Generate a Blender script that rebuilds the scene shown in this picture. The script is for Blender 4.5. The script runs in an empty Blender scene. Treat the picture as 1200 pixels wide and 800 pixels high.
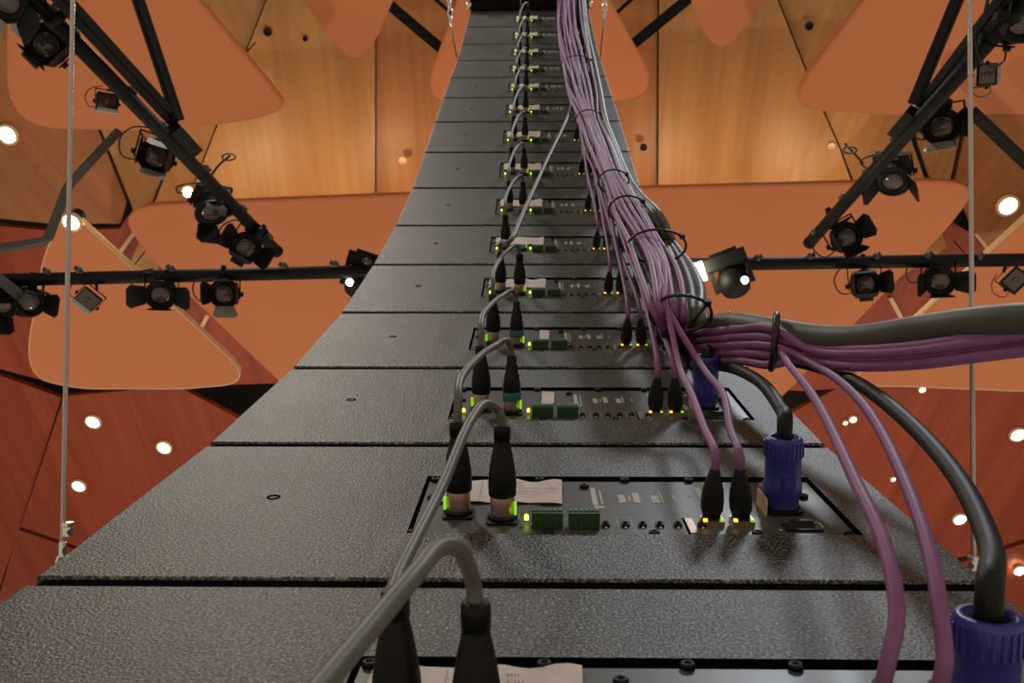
import bpy, math, random
from mathutils import Vector, Matrix
random.seed(7)
sc = bpy.context.scene
COL = sc.collection
# ------------------------------------------------------------------ camera
F = 1100.0                      # focal length in pixels of the 1200 x 800 frame
PITCH = math.radians(58.0)
YAW = 0.0219
X = Vector((1, 0, 0))
U = Vector((0, -math.sin(PITCH), math.cos(PITCH)))
FW = Vector((0, math.cos(PITCH), math.sin(PITCH)))
CAM = Vector((0.0185, 0, 5.0))
ORG = Vector((0, 0, 5.0))
R1 = X * math.cos(YAW) + FW * math.sin(YAW)
F1 = FW * math.cos(YAW) - X * math.sin(YAW)
cd = bpy.data.cameras.new('camera'); cam = bpy.data.objects.new('camera', cd); COL.objects.link(cam)
cam.matrix_world = Matrix(((R1.x, U.x, -F1.x, CAM.x), (R1.y, U.y, -F1.y, CAM.y), (R1.z, U.z, -F1.z, CAM.z), (0, 0, 0, 1)))
cd.sensor_width = 36; cd.lens = 36 * F / 1200; cd.clip_start = 0.02; cd.clip_end = 100
cd.dof.use_dof = True; cd.dof.focus_distance = 0.95; cd.dof.aperture_fstop = 20
sc.camera = cam
# ------------------------------------------------------------------ world, exposure, lamps of the hall and added lamps
w = bpy.data.worlds.new('world'); sc.world = w; w.use_nodes = True
w.node_tree.nodes['Background'].inputs[0].default_value = (1.0, 0.83, 0.64, 1)
w.node_tree.nodes['Background'].inputs[1].default_value = 0.48
sc.view_settings.view_transform = 'Standard'; sc.view_settings.look = 'None'
sc.view_settings.gamma = 1; sc.view_settings.exposure = 0.0
sc.view_settings.use_curve_mapping = False
try: sc.cycles.use_denoising = True
except Exception: pass


def at(px, py, z):              # point seen at a pixel of the photograph, z metres in front of the camera
    return CAM + z * ((px - 600) / F * R1 - (py - 400) / F * U + F1)


def onh(px, py, h):             # the same on a level h metres above the camera
    d = (px - 600) / F * R1 - (py - 400) / F * U + F1
    return CAM + d * (h / d.z)


def lamp(name, kind, loc, energy, color=(1, .8, .55), size=.1, target=None, spot=60, blend=.6):
    l = bpy.data.lights.new(name, kind); l.energy = energy; l.color = color
    if kind in ('POINT', 'SPOT'): l.shadow_soft_size = size
    if kind == 'SPOT': l.spot_size = math.radians(spot); l.spot_blend = blend
    if kind == 'AREA': l.size = size
    o = bpy.data.objects.new(name, l); COL.objects.link(o); o.location = loc
    if target is not None: o.rotation_euler = (Vector(target) - Vector(loc)).to_track_quat('-Z', 'Y').to_euler()
    return o


# unseen lamps added behind the long ceiling reflector to brighten the timber above it
for i, px in enumerate((250, 420, 600, 800, 980)):
    lamp('added_timber_lamp', 'POINT', onh(px, 262, 7.35), 26, (1, .86, .58), .12)
# two stage downlights over the top of the array
lamp('stage_downlight_lamp', 'SPOT', onh(235, -330, 7.6), 420, (1, .93, .82), .4, at(600, 300, 2.4), 70)
lamp('stage_downlight_lamp', 'SPOT', onh(985, -330, 7.6), 480, (.86, .93, 1), .4, at(640, 250, 2.6), 70)

# unseen warm lamps added low on both sides to light reflectors and timber
for sx in (-1, 1):
    lamp('added_uplight_lamp', 'SPOT', (sx * 6.5, 9.5, 3.0), 1000, (1, .82, .58), .15, (0, 4.5, 13), 75, .7)

# ------------------------------------------------------------------ materials
M = {}


def mat(name, col, rough=.5, metal=0., emit=None, es=0., bump=None, spec=.5, var=None, coat=0.):
    m = bpy.data.materials.new(name); m.use_nodes = True
    nt = m.node_tree; b = nt.nodes['Principled BSDF']
    b.inputs['Base Color'].default_value = (*col, 1); b.inputs['Roughness'].default_value = rough
    b.inputs['Metallic'].default_value = metal; b.inputs['Specular IOR Level'].default_value = spec
    b.inputs['Coat Weight'].default_value = coat
    if emit: b.inputs['Emission Color'].default_value = (*emit, 1); b.inputs['Emission Strength'].default_value = es
    tc = nt.nodes.new('ShaderNodeTexCoord')
    if var or bump:
        n = nt.nodes.new('ShaderNodeTexNoise'); n.inputs['Detail'].default_value = 3
        nt.links.new(tc.outputs['Object'], n.inputs['Vector'])
        if var:
            n.inputs['Scale'].default_value = var[0]
            r = nt.nodes.new('ShaderNodeMapRange'); nt.links.new(n.outputs['Fac'], r.inputs['Value'])
            r.inputs['From Min'].default_value = .3; r.inputs['From Max'].default_value = .7
            r.inputs['To Min'].default_value = 1 - var[1]; r.inputs['To Max'].default_value = 1 + var[1]
            h = nt.nodes.new('ShaderNodeVectorMath'); h.operation = 'SCALE'; h.inputs[0].default_value = col
            nt.links.new(r.outputs['Result'], h.inputs['Scale']); nt.links.new(h.outputs['Vector'], b.inputs['Base Color'])
        if bump:
            n2 = nt.nodes.new('ShaderNodeTexNoise'); n2.inputs['Scale'].default_value = bump[0]; n2.inputs['Detail'].default_value = 2
            nt.links.new(tc.outputs['Object'], n2.inputs['Vector'])
            bp = nt.nodes.new('ShaderNodeBump'); bp.inputs['Strength'].default_value = bump[1]; bp.inputs['Distance'].default_value = bump[2]
            nt.links.new(n2.outputs['Fac'], bp.inputs['Height']); nt.links.new(bp.outputs['Normal'], b.inputs['Normal'])
    M[name] = m
    return m


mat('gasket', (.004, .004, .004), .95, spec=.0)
mat('panel', (.080, .075, .068), .42, bump=(900, .15, .0005), var=(14, .12))
mat('paper', (.66, .56, .52), .85, var=(60, .06))
mat('ink', (.30, .25, .24), .9)
mat('print', (.48, .45, .41), .7)
mat('green_plastic', (.022, .060, .022), .45)
mat('green_light', (.07, .17, .06), .45)
mat('nickel', (.50, .34, .26), .34, .75)
mat('chrome', (.75, .72, .70), .18, 1.)
mat('rubber', (.007, .007, .007), .5, spec=.25)
mat('purple_jacket', (.240, .094, .222), .55, spec=.25, var=(25, .10))
mat('magenta_jacket', (.220, .040, .120), .40, spec=.4, var=(25, .10))
mat('grey_jacket', (.112, .106, .092), .50, spec=.35, var=(20, .10))
mat('thick_jacket', (.075, .070, .058), .55, spec=.35, var=(20, .12))
mat('black_jacket', (.010, .010, .009), .55, spec=.25)
mat('blue_plastic', (.040, .042, .260), .38, spec=.4)
mat('teal_ring', (.02, .12, .14), .4)
mat('led_green', (.2, .6, .05), .3, emit=(.42, 1., .03), es=.55)
mat('led_lime', (.4, .6, .05), .3, emit=(.75, 1., .06), es=2.6)
mat('led_amber', (.6, .3, .05), .3, emit=(1., .48, .03), es=2.6)
mat('brass', (.42, .30, .17), .35, .8)
mat('tie', (.008, .008, .008), .4)
mat('cloud_paint', (.54, .186, .080), .62, spec=.25, var=(.5, .03))
mat('cream_edge', (.62, .43, .24), .6)
mat('black_metal', (.005, .005, .005), .55, spec=.18)
mat('grey_metal', (.07, .068, .065), .45, .3)
mat('white_flap', (.32, .30, .27), .5)
mat('lens_glass', (.075, .045, .040), .12, spec=.7, coat=.3)
mat('lamp_glow', (1, .9, .7), .4, emit=(1, .86, .60), es=40)
mat('small_glow', (1, .9, .7), .4, emit=(1, .82, .52), es=9)
mat('blue_glow', (.8, .9, 1), .4, emit=(.75, .9, 1), es=8)
mat('dark_void', (.020, .016, .013), .8)
mat('steel_rope', (.55, .48, .46), .3, .8)
mat('black_hole', (.004, .004, .004), .9)


def cabinet_paint():
    m = bpy.data.materials.new('cabinet_paint'); m.use_nodes = True; nt = m.node_tree; b = nt.nodes['Principled BSDF']
    tc = nt.nodes.new('ShaderNodeTexCoord')
    n = nt.nodes.new('ShaderNodeTexNoise'); n.inputs['Scale'].default_value = 430; n.inputs['Detail'].default_value = 2; n.inputs['Roughness'].default_value = .6
    nt.links.new(tc.outputs['Object'], n.inputs['Vector'])
    bp = nt.nodes.new('ShaderNodeBump'); bp.inputs['Strength'].default_value = 1.0; bp.inputs['Distance'].default_value = .0011
    nt.links.new(n.outputs['Fac'], bp.inputs['Height']); nt.links.new(bp.outputs['Normal'], b.inputs['Normal'])
    r = nt.nodes.new('ShaderNodeValToRGB'); nt.links.new(n.outputs['Fac'], r.inputs['Fac'])
    r.color_ramp.elements[0].position = .44; r.color_ramp.elements[0].color = (.012, .011, .010, 1)
    r.color_ramp.elements[1].position = .62; r.color_ramp.elements[1].color = (.165, .156, .140, 1)
    glint = r.color_ramp.elements.new(.74); glint.color = (.50, .47, .42, 1)  # bright flecks: glints of the rough paint put into its colour
    n3 = nt.nodes.new('ShaderNodeTexNoise'); n3.inputs['Scale'].default_value = 9; nt.links.new(tc.outputs['Object'], n3.inputs['Vector'])
    mp = nt.nodes.new('ShaderNodeMapRange'); nt.links.new(n3.outputs['Fac'], mp.inputs['Value'])
    mp.inputs['From Min'].default_value = .3; mp.inputs['From Max'].default_value = .7; mp.inputs['To Min'].default_value = .86; mp.inputs['To Max'].default_value = 1.14
    s = nt.nodes.new('ShaderNodeVectorMath'); s.operation = 'SCALE'
    nt.links.new(r.outputs['Color'], s.inputs[0]); nt.links.new(mp.outputs['Result'], s.inputs['Scale']); nt.links.new(s.outputs['Vector'], b.inputs['Base Color'])
    b.inputs['Roughness'].default_value = .42; b.inputs['Specular IOR Level'].default_value = .4
    M['cabinet_paint'] = m


cabinet_paint()


def wood(name, dark, light, rot=0., gs=9.):
    m = bpy.data.materials.new(name); m.use_nodes = True; nt = m.node_tree; b = nt.nodes['Principled BSDF']
    tc = nt.nodes.new('ShaderNodeTexCoord'); mp = nt.nodes.new('ShaderNodeMapping')
    mp.inputs['Rotation'].default_value = (0, 0, rot)
    nt.links.new(tc.outputs['Object'], mp.inputs['Vector'])
    sc_ = nt.nodes.new('ShaderNodeVectorMath'); sc_.operation = 'MULTIPLY'; sc_.inputs[1].default_value = (gs, .35, 1)
    nt.links.new(mp.outputs['Vector'], sc_.inputs[0])
    n = nt.nodes.new('ShaderNodeTexNoise'); n.inputs['Scale'].default_value = 1.6; n.inputs['Detail'].default_value = 6; n.inputs['Roughness'].default_value = .62
    nt.links.new(sc_.outputs['Vector'], n.inputs['Vector'])
    n2 = nt.nodes.new('ShaderNodeTexNoise'); n2.inputs['Scale'].default_value = .45; n2.inputs['Detail'].default_value = 2
    nt.links.new(sc_.outputs['Vector'], n2.inputs['Vector'])
    a = nt.nodes.new('ShaderNodeMath'); a.operation = 'ADD'; nt.links.new(n.outputs['Fac'], a.inputs[0]); nt.links.new(n2.outputs['Fac'], a.inputs[1])
    h = nt.nodes.new('ShaderNodeMath'); h.operation = 'MULTIPLY'; h.inputs[1].default_value = .5; nt.links.new(a.outputs[0], h.inputs[0])
    r = nt.nodes.new('ShaderNodeValToRGB'); nt.links.new(h.outputs[0], r.inputs['Fac'])
    r.color_ramp.elements[0].position = .36; r.color_ramp.elements[0].color = (*dark, 1)
    r.color_ramp.elements[1].position = .64; r.color_ramp.elements[1].color = (*light, 1)
    nt.links.new(r.outputs['Color'], b.inputs['Base Color']); b.inputs['Roughness'].default_value = .45; b.inputs['Specular IOR Level'].default_value = .3
    M[name] = m


wood('wood_centre', (.225, .092, .030), (.310, .138, .050))
wood('wood_gold', (.245, .120, .040), (.345, .182, .068))
wood('wood_gold_left', (.245, .120, .040), (.345, .182, .068), .25)
wood('wood_gold_right', (.245, .120, .040), (.345, .182, .068), -.25)
wood('wood_brown_left', (.240, .088, .028), (.330, .132, .046), .5)
wood('wood_brown_right', (.240, .088, .028), (.330, .132, .046), -.5)
wood('wood_red', (.200, .026, .007), (.300, .048, .013), .1)
wood('wood_red_right', (.210, .028, .007), (.310, .050, .013), -.2)


# ------------------------------------------------------------------ mesh tools
class MB:
    def __init__(s): s.v = []; s.f = []; s.m = []; s.s = []

    def add(s, vs, fs, mi=0, smooth=False):
        o = len(s.v); s.v += [Vector(v) for v in vs]
        for f in fs: s.f.append([o + k for k in f]); s.m.append(mi); s.s.append(smooth)

    def box(s, c, d, mi=0, rot=None):
        c = Vector(c); h = [x / 2 for x in d]; vs = []
        for z in (-1, 1):
            for y in (-1, 1):
                for x in (-1, 1):
                    p = Vector((x * h[0], y * h[1], z * h[2]))
                    vs.append(c + (rot @ p if rot else p))
        s.add(vs, [(0, 2, 3, 1), (4, 5, 7, 6), (0, 1, 5, 4), (2, 6, 7, 3), (0, 4, 6, 2), (1, 3, 7, 5)], mi)

    def lathe(s, prof, n=16, mi=0, c=(0, 0, 0), rot=None, smooth=True, caps=True, ph=0., sx=1.):   # prof: (radius, z)
        c = Vector(c); vs = []
        for r, z in prof:
            for k in range(n):
                a = 2 * math.pi * k / n + ph; p = Vector((r * sx * math.cos(a), r * math.sin(a), z)); vs.append(c + (rot @ p if rot else p))
        fs = []
        for j in range(len(prof) - 1):
            for k in range(n): fs.append((j * n + k, j * n + (k + 1) % n, (j + 1) * n + (k + 1) % n, (j + 1) * n + k))
        s.add(vs, fs, mi, smooth)
        if caps:
            o = len(s.v) - len(vs); L = len(prof) - 1
            s.f.append([o + k for k in range(n)][::-1]); s.m.append(mi); s.s.append(False)
            s.f.append([o + L * n + k for k in range(n)]); s.m.append(mi); s.s.append(False)

    def tube(s, pts, r, n=8, mi=0, closed=False, caps=True):
        pts = [Vector(p) for p in pts]; N = len(pts)
        rs = r if isinstance(r, (list, tuple)) else [r] * N
        T = []
        for i in range(N):
            a = pts[(i - 1) % N] if (closed or i > 0) else pts[0]; b = pts[(i + 1) % N] if (closed or i < N - 1) else pts[-1]
            d = b - a; T.append(d.normalized() if d.length > 1e-9 else Vector((0, 0, 1)))
        up = Vector((0, 0, 1)) if abs(T[0].z) < .9 else Vector((1, 0, 0))
        nn = (up - T[0] * up.dot(T[0])).normalized(); vs = []
        for i in range(N):
            nn = nn - T[i] * nn.dot(T[i]); nn.normalize(); bb = T[i].cross(nn)
            for k in range(n):
                a = 2 * math.pi * k / n; vs.append(pts[i] + (nn * math.cos(a) + bb * math.sin(a)) * rs[i])
        fs = []
        for i in range(N if closed else N - 1):
            j = (i + 1) % N
            for k in range(n): fs.append((i * n + k, i * n + (k + 1) % n, j * n + (k + 1) % n, j * n + k))
        s.add(vs, fs, mi, True)
        if caps and not closed:
            o = len(s.v) - len(vs)
            s.f.append([o + k for k in range(n)][::-1]); s.m.append(mi); s.s.append(False)
            s.f.append([o + (N - 1) * n + k for k in range(n)]); s.m.append(mi); s.s.append(False)

    def prism(s, poly, vec, mi=0, mi_side=None):
        n = len(poly); a = [Vector(p) for p in poly]; b = [p + Vector(vec) for p in a]
        s.add(a + b, [list(range(n))[::-1], list(range(n, 2 * n))], mi)
        o = len(s.v) - 2 * n
        for k in range(n):
            s.f.append([o + k, o + (k + 1) % n, o + n + (k + 1) % n, o + n + k]); s.m.append(mi if mi_side is None else mi_side); s.s.append(False)

    def mesh(s, name, mats):
        me = bpy.data.meshes.new(name); me.from_pydata([tuple(v) for v in s.v], [], s.f)
        for m_ in (mats if isinstance(mats, (list, tuple)) else [mats]): me.materials.append(M[m_])
        me.polygons.foreach_set('material_index', s.m); me.polygons.foreach_set('use_smooth', s.s); me.update()
        return me

    def build(s, name, mats, parent=None):
        return link(name, s.mesh(name, mats), parent)


def link(name, me, parent=None, mw=None):
    o = bpy.data.objects.new(name, me); COL.objects.link(o)
    if parent: o.parent = parent
    if mw is not None: o.matrix_local = mw
    return o


def tag(o, label, cat, group=None, kind=None):
    if label: o['label'] = label
    if cat: o['category'] = cat
    if group: o['group'] = group
    if kind: o['kind'] = kind
    return o


def empty(name, mw): 
    o = bpy.data.objects.new(name, None); COL.objects.link(o); o.matrix_world = mw; o.empty_display_size = .05
    return o


def T(x, y, z, rz=0.): return Matrix.Translation((x, y, z)) @ Matrix.Rotation(rz, 4, 'Z')


def spline(pts, per=10):
    P = [Vector(p) for p in pts]; P = [P[0] * 2 - P[1]] + P + [P[-1] * 2 - P[-2]]; out = []
    for i in range(1, len(P) - 2):
        p0, p1, p2, p3 = P[i - 1:i + 3]
        # centripetal Catmull-Rom
        t0 = 0; t1 = t0 + max((p1 - p0).length, 1e-6) ** .5; t2 = t1 + max((p2 - p1).length, 1e-6) ** .5; t3 = t2 + max((p3 - p2).length, 1e-6) ** .5
        for k in range(per):
            t = t1 + (t2 - t1) * k / per
            A1 = p0 * ((t1 - t) / (t1 - t0)) + p1 * ((t - t0) / (t1 - t0)); A2 = p1 * ((t2 - t) / (t2 - t1)) + p2 * ((t - t1) / (t2 - t1)); A3 = p2 * ((t3 - t) / (t3 - t2)) + p3 * ((t - t2) / (t3 - t2))
            B1 = A1 * ((t2 - t) / (t2 - t0)) + A2 * ((t - t0) / (t2 - t0)); B2 = A2 * ((t3 - t) / (t3 - t1)) + A3 * ((t - t1) / (t3 - t1))
            out.append(B1 * ((t2 - t) / (t2 - t1)) + B2 * ((t - t1) / (t2 - t1)))
    out.append(P[-2])
    return out


def rounded(pts):               # pts: (x, y, corner radius) in any flat units
    out = []; n = len(pts)
    for i in range(n):
        p = Vector(pts[i][:2]); r = pts[i][2] if len(pts[i]) > 2 else 0
        if r <= 0: out.append(p); continue
        a = (Vector(pts[i - 1][:2]) - p); b = (Vector(pts[(i + 1) % n][:2]) - p)
        la, lb = min(r, a.length * .48), min(r, b.length * .48)
        A = p + a.normalized() * la; B = p + b.normalized() * lb
        for k in range(9):
            t = k / 8; out.append(A * (1 - t) ** 2 + p * 2 * t * (1 - t) + B * t * t)
    return out


# ------------------------------------------------------------------ ceiling
slab = MB(); slab.box(CAM + Vector((0, 6, 10.2)), (34, 30, .2))
ceiling = tag(slab.build('ceiling', 'dark_void'), 'dark ceiling void behind the timber panels and orange reflectors', 'ceiling', kind='structure')


def panel(poly, h, m, th=.06, tilt=0.):
    mb = MB(); mb.prism([onh(p[0], p[1], h + (p[2] if len(p) > 2 else 0)) for p in poly], (0, 0, th)); return mb.build('timber_panel', m, ceiling)


PAN = [
    ([(441, -140), (771, -140), (769, 330), (441, 330)], 8.35, 'wood_centre'),
    ([(372, -140), (439, -140), (439, 340), (180, 340), (220.5, 235), (318.5, -15)], 8.25, 'wood_gold'),
    ([(774, -140), (862, -140), (909, -5), (946, 88), (984, 175), (1040, 330), (771, 330)], 8.25, 'wood_gold'),
    ([(150, -140), (370, -140), (317, -15), (219, 235), (176, 340), (140, 340), (181, 238), (196, 200), (150, 130)], 8.3, 'wood_gold_left'),
    ([(40, -140), (148, -140), (146, 130), (193, 201), (178, 238), (165, 275), (153, 237), (117, 148), (60, 60)], 8.36, 'wood_gold_left'),
    ([(-260, -140), (36, -140), (56, 60), (114, 150), (148, 236), (140, 262), (60, 262), (-260, 230)], 8.42, 'wood_brown_left'),
    ([(863.5, -140), (1075, -140), (1068, 165), (1090, 228), (1110, 290), (1046, 330), (986, 175), (948, 88), (911, -5)], 8.3, 'wood_gold_right'),
    ([(1080, -140), (1140, -140), (1133, 120), (1113, 214), (1100, 240), (1074, 165)], 8.36, 'wood_gold_right'),
    ([(1146, -140), (1480, -140), (1480, 262), (1210, 262), (1166, 297), (1140, 268), (1118, 215), (1138, 120)], 8.42, 'wood_brown_right'),
    # wedges between the reflectors
    ([(-260, 240), (55, 270), (140, 268), (157, 242), (250, 300), (350, 448), (232, 452), (110, 452), (60, 448), (-20, 427), (-260, 400)], 8.55, 'wood_red'),
    ([(1480, 270), (1212, 268), (1166, 303), (1138, 274), (1100, 250), (980, 330), (880, 455), (940, 458), (1090, 448), (1480, 430)], 8.55, 'wood_red_right'),
    # dark red ceiling further off
    ([(-300, 420), (-10, 436), (72, 466), (16, 640), (-60, 860), (-300, 860)], 8.7, 'wood_red'),
    ([(75, 464), (208, 452), (275, 488), (420, 540), (420, 700), (260, 700), (74, 634), (24, 617)], 8.66, 'wood_red'),
    ([(22, 621), (72, 638), (258, 704), (200, 860), (-50, 860)], 8.7, 'wood_red'),
    ([(1000, 444), (1480, 440), (1480, 612), (1210, 628), (1150, 648), (880, 700), (860, 540), (922, 487)], 8.66, 'wood_red_right'),
    ([(1480, 617), (1211, 633), (1150, 653), (1000, 690), (1000, 860), (1480, 860)], 8.7, 'wood_red_right'),
]
for p, h, m in PAN: panel(p, h, m)
# pale cover strips over the joints between the wedge panels
for a, b, h, wd in [((133, 306), (157, 273), 8.50, .02), ((230, 396), (243, 370), 8.50, .02), ((1144, 274), (1165, 300), 8.50, .02), ((1044, 350), (1057, 374), 8.50, .02)]:
    A = onh(*a, h); B = onh(*b, h); mb = MB(); d = (B - A).normalized(); sd = d.cross(Vector((0, 0, 1))) * wd
    mb.prism([A - sd, A + sd, B + sd, B - sd], (0, 0, .03)); mb.build('joint_strip', 'cream_edge', ceiling)
# round fittings in the timber
for px, py, m, r in [(314, 37, 'black_hole', 4), (948, 30, 'black_hole', 4), (754, 172, 'black_hole', 3.6), (358, 45, 'black_hole', 2.5), (472, 187, 'cream_edge', 4), (974, 170, 'cream_edge', 3.4)]:
    p = onh(px, py, 8.25); rr = r * 8.9 / F; mb = MB()
    mb.lathe([(rr * 1.15, -.005), (rr * 1.15, -.02), (rr * .9, -.024), (rr * .9, .01)], 16, 0, p); mb.build('ceiling_fitting', m, ceiling)


def cloud(pts, h, label, th=.06, edge=False):
    poly = [onh(p.x, p.y, h) for p in rounded(pts)]
    c = sum(poly, Vector()) / len(poly); e = empty('acoustic_reflector', Matrix.Translation(c))
    mb = MB(); mb.prism([p - c for p in poly], (0, 0, th)); mb.build('reflector_board', 'cloud_paint', e)
    eb = MB(); n = len(poly); q = [(p - c) for p in poly]; vs = []; out = []
    for k in range(n):
        d = (q[(k + 1) % n] - q[k - 1]); nrm = Vector((d.y, -d.x, 0)).normalized()
        if nrm.dot(q[k]) < 0: nrm = -nrm
        out.append(nrm * .012)
    for k in range(n): vs += [q[k] + out[k] + Vector((0, 0, .004)), q[k] + out[k] + Vector((0, 0, th + .004)), q[k] + Vector((0, 0, .004)), q[k] + Vector((0, 0, th + .004))]
    fs = []
    for k in range(n):
        j = (k + 1) % n
        for a, b in ((0, 1), (1, 3), (3, 2), (2, 0)): fs.append((4 * k + a, 4 * k + b, 4 * j + b, 4 * j + a))
    eb.add(vs, fs); eb.build('edge_band', 'cream_edge' if edge else 'cloud_paint', e)
    for k in range(3):              # hangers
        hp = q[(k * n) // 3] * .22; hb = MB(); hb.tube([hp + Vector((0, 0, th)), hp + Vector((0, 0, 8.2 - h))], .006, 6); hb.build('hanger', 'black_metal', e)
    tag(e, label, 'ceiling reflector', 'orange ceiling reflectors')
    return e


cloud([(10, -120, 0), (10, 148, 60), (200, 152, 20), (338, 132, 62), (318, 104, 30), (130, -120, 0)], 6.6, 'large orange ceiling reflector behind the left slanting lighting bar')
cloud([(290, -90, 0), (420, 86, 46), (500, -90, 0)], 7.2, 'orange rounded reflector tip pointing down at the top, left of the array')
cloud([(560, -60, 0), (497, 112, 44), (545, 120, 20), (640, 122, 10), (774, 112, 48), (680, -60, 0)], 7.5, 'small orange ceiling reflector directly behind the top of the array')
cloud([(775, -90, 0), (842, 72, 44), (955, -90, 0)], 7.2, 'orange rounded reflector tip pointing down at the top, right of the array')
cloud([(1105, -120, 0), (930, 112, 44), (950, 128, 24), (1050, 133, 0), (1420, 130, 60), (1420, -120, 0)], 6.6, 'large orange ceiling reflector behind the right slanting lighting bar')
cloud([(140, 243, 60), (475, 230, 10), (770, 222, 10), (1148, 212, 66), (1115, 262, 60), (880, 500, 60), (390, 505, 60), (170, 295, 30)], 7.0, 'very wide orange ceiling reflector spanning behind the middle of the array')
cloud([(78, 246, 18), (298, 448, 46), (215, 455, 10), (90, 455, 26), (28, 440, 50), (52, 300, 20)], 6.9, 'triangular orange ceiling reflector with pale edge, lower left', edge=True)
cloud([(1222, 240, 16), (990, 452, 40), (1060, 452, 10), (1200, 458, 10), (1330, 440, 60), (1275, 300, 20)], 6.9, 'triangular orange ceiling reflector with pale edge, lower right', edge=True)

# dark beams and pipes
def beam(a, b, wd, th, label, m='black_metal'):
    A, B = Vector(a), Vector(b); d = (B - A).normalized(); z = (CAM - (A + B) / 2).normalized(); sx = d.cross(z).normalized(); z = sx.cross(d)
    rot = Matrix((sx, d, z)).transposed(); mb = MB(); mb.box((0, 0, 0), (wd, (B - A).length, th))
    mb.box((0, 0, th / 2 + th * .04), (wd * .55, (B - A).length, th * .08))
    o = mb.build('steel_beam', m); o.matrix_world = Matrix.Translation((A + B) / 2) @ rot.to_4x4()
    if label: tag(o, label, 'beam')
    return o


beam(onh(452, 2, 7.9), onh(530, 68, 7.9), .085, .12, 'black ceiling beam sloping down toward the array, upper left')
beam(onh(812, -6, 7.9), onh(732, 60, 7.9), .085, .12, 'black ceiling beam sloping down toward the array, upper right')
beam(onh(500, -10, 7.9), onh(545, 30, 7.9), .03, .06, 'thin black ceiling strut at the very top, left of the rigging')
beam(onh(748, -8, 7.9), onh(715, 22, 7.9), .03, .06, 'thin black ceiling strut at the very top, right of the rigging')
beam(onh(1140, 132, 6.3), onh(1235, 222, 6.3), .085, .08, 'dark grey beam at the right edge above a bright downlight', 'black_metal')
mb = MB(); mb.tube([at(139, 154, 5.6), at(83, 214, 5.4), at(78, 222, 5.4), at(57, 278, 5.2), at(50, 283, 5.2), at(-60, 301, 4.9)], .026, 12)
tag(mb.build('bent_pipe', 'grey_metal'), 'bent grey pipe at the left edge beside the bright downlight', 'pipe')

# ceiling downlights
DL = [(10, 157, 8, 'bright ceiling downlight at the far left, beside the big left reflector'), (85, 259, 8, 'bright ceiling downlight beside the elbow of the bent pipe'), (222, 224, 6, 'ceiling downlight glowing behind a spotlight on the left slanting bar'),
      (110, 493, 6.4, 'upper left of three downlights in the dark red ceiling, lower left'), (193, 523, 6.4, 'right one of three downlights in the dark red ceiling, lower left'), (93, 568, 5.8, 'lowest of three downlights in the dark red ceiling, lower left'),
      (1180, 240, 8.5, 'bright ceiling downlight at the right edge, above the lighting bar'), (1020, 217, 4.5, 'small downlight glowing beside the right slanting bar'), (1192, 508, 6.4, 'downlight in the red ceiling at the right edge, level with the blue plug'),
      (1124, 607, 5.6, 'downlight in the red ceiling just left of the black power cord'), (1194, 667, 5, 'lowest downlight in the red ceiling at the right edge'), (1080, 455, 3, 'tiny downlight under the lower right reflector'), (999, 490, 3.4, 'tiny downlight between the two hanging purple cables'), (1046, 560, 2.2, 'faint tiny downlight right of the hanging purple cables'), (990, 494, 2.2, 'faint tiny downlight beside the left hanging purple cable')]
for px, py, r, lab in DL:
    h = {(85, 259): 6.9, (222, 224): 8.3, (1020, 217): 8.3, (1080, 455): 8.55}.get((px, py), 8.42 if py < 300 else 8.66)
    p = onh(px, py, h); z = (p - CAM).length; rr = r * z / F
    e = empty('downlight', Matrix.Translation(p)); a = MB(); a.lathe([(rr * 1.35, .0), (rr * 1.4, -.03), (rr * 1.05, -.035), (rr * 1.0, .0)], 20, 0, caps=False); a.build('trim_ring', 'cream_edge', e)
    b = MB(); b.lathe([(.001, -.034), (rr * .6, -.033), (rr * 1.02, -.026), (rr * 1.02, 0)], 20); b.build('bulb', 'lamp_glow' if r > 4 else 'small_glow', e)
    c = MB(); c.lathe([(rr * 1.0, 0), (rr * 1.0, .12)], 16); c.build('housing', 'black_metal', e)
    tag(e, lab, 'downlight', 'ceiling downlights')

# ------------------------------------------------------------------ lighting bars
def pipe_thing(name, a, b, r, label, cat='lighting bar', extra=()):
    e = empty(name, Matrix.Identity(4)); mb = MB(); mb.tube([a, b], r, 14); mb.build('pipe', 'black_metal', e)
    for q in (a, b):
        d = (b - a).normalized(); k = MB(); k.tube([q - d * .012, q + d * .012], r * 1.08, 14); k.build('end_cap', 'black_metal', e)
    tag(e, label, cat); return e


def knob(e, p, s=.035):
    k = MB(); rot = (CAM - p).to_track_quat('Z', 'Y').to_matrix()
    k.lathe([(s * .5, 0), (s * .5, s * .5), (s * .22, s * .55), (s * .22, s)], 10, 0, p, rot); k.box(p + rot @ Vector((0, 0, s * .2)), (s * 1.3, s * .6, s * .4), 0, rot); k.build('clamp_bolt', 'grey_metal', e)


ZB = 4.5
barL = pipe_thing('lighting_bar', at(-80, 330, ZB), at(600, 314, ZB), .032, 'horizontal black lighting bar running left from behind the array')
barR = pipe_thing('lighting_bar', at(600, 313, ZB), at(1290, 303, ZB), .032, 'horizontal black lighting bar running right from behind the array')
for px, py in [(55, 318), (92, 316), (200, 314), (332, 311), (392, 309), (430, 306)]: knob(barL, at(px, py, ZB - .02))
for px, py in [(846, 303), (888, 302), (950, 300), (1027, 300), (1088, 299), (1148, 300)]: knob(barR, at(px, py, ZB - .02))
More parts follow.
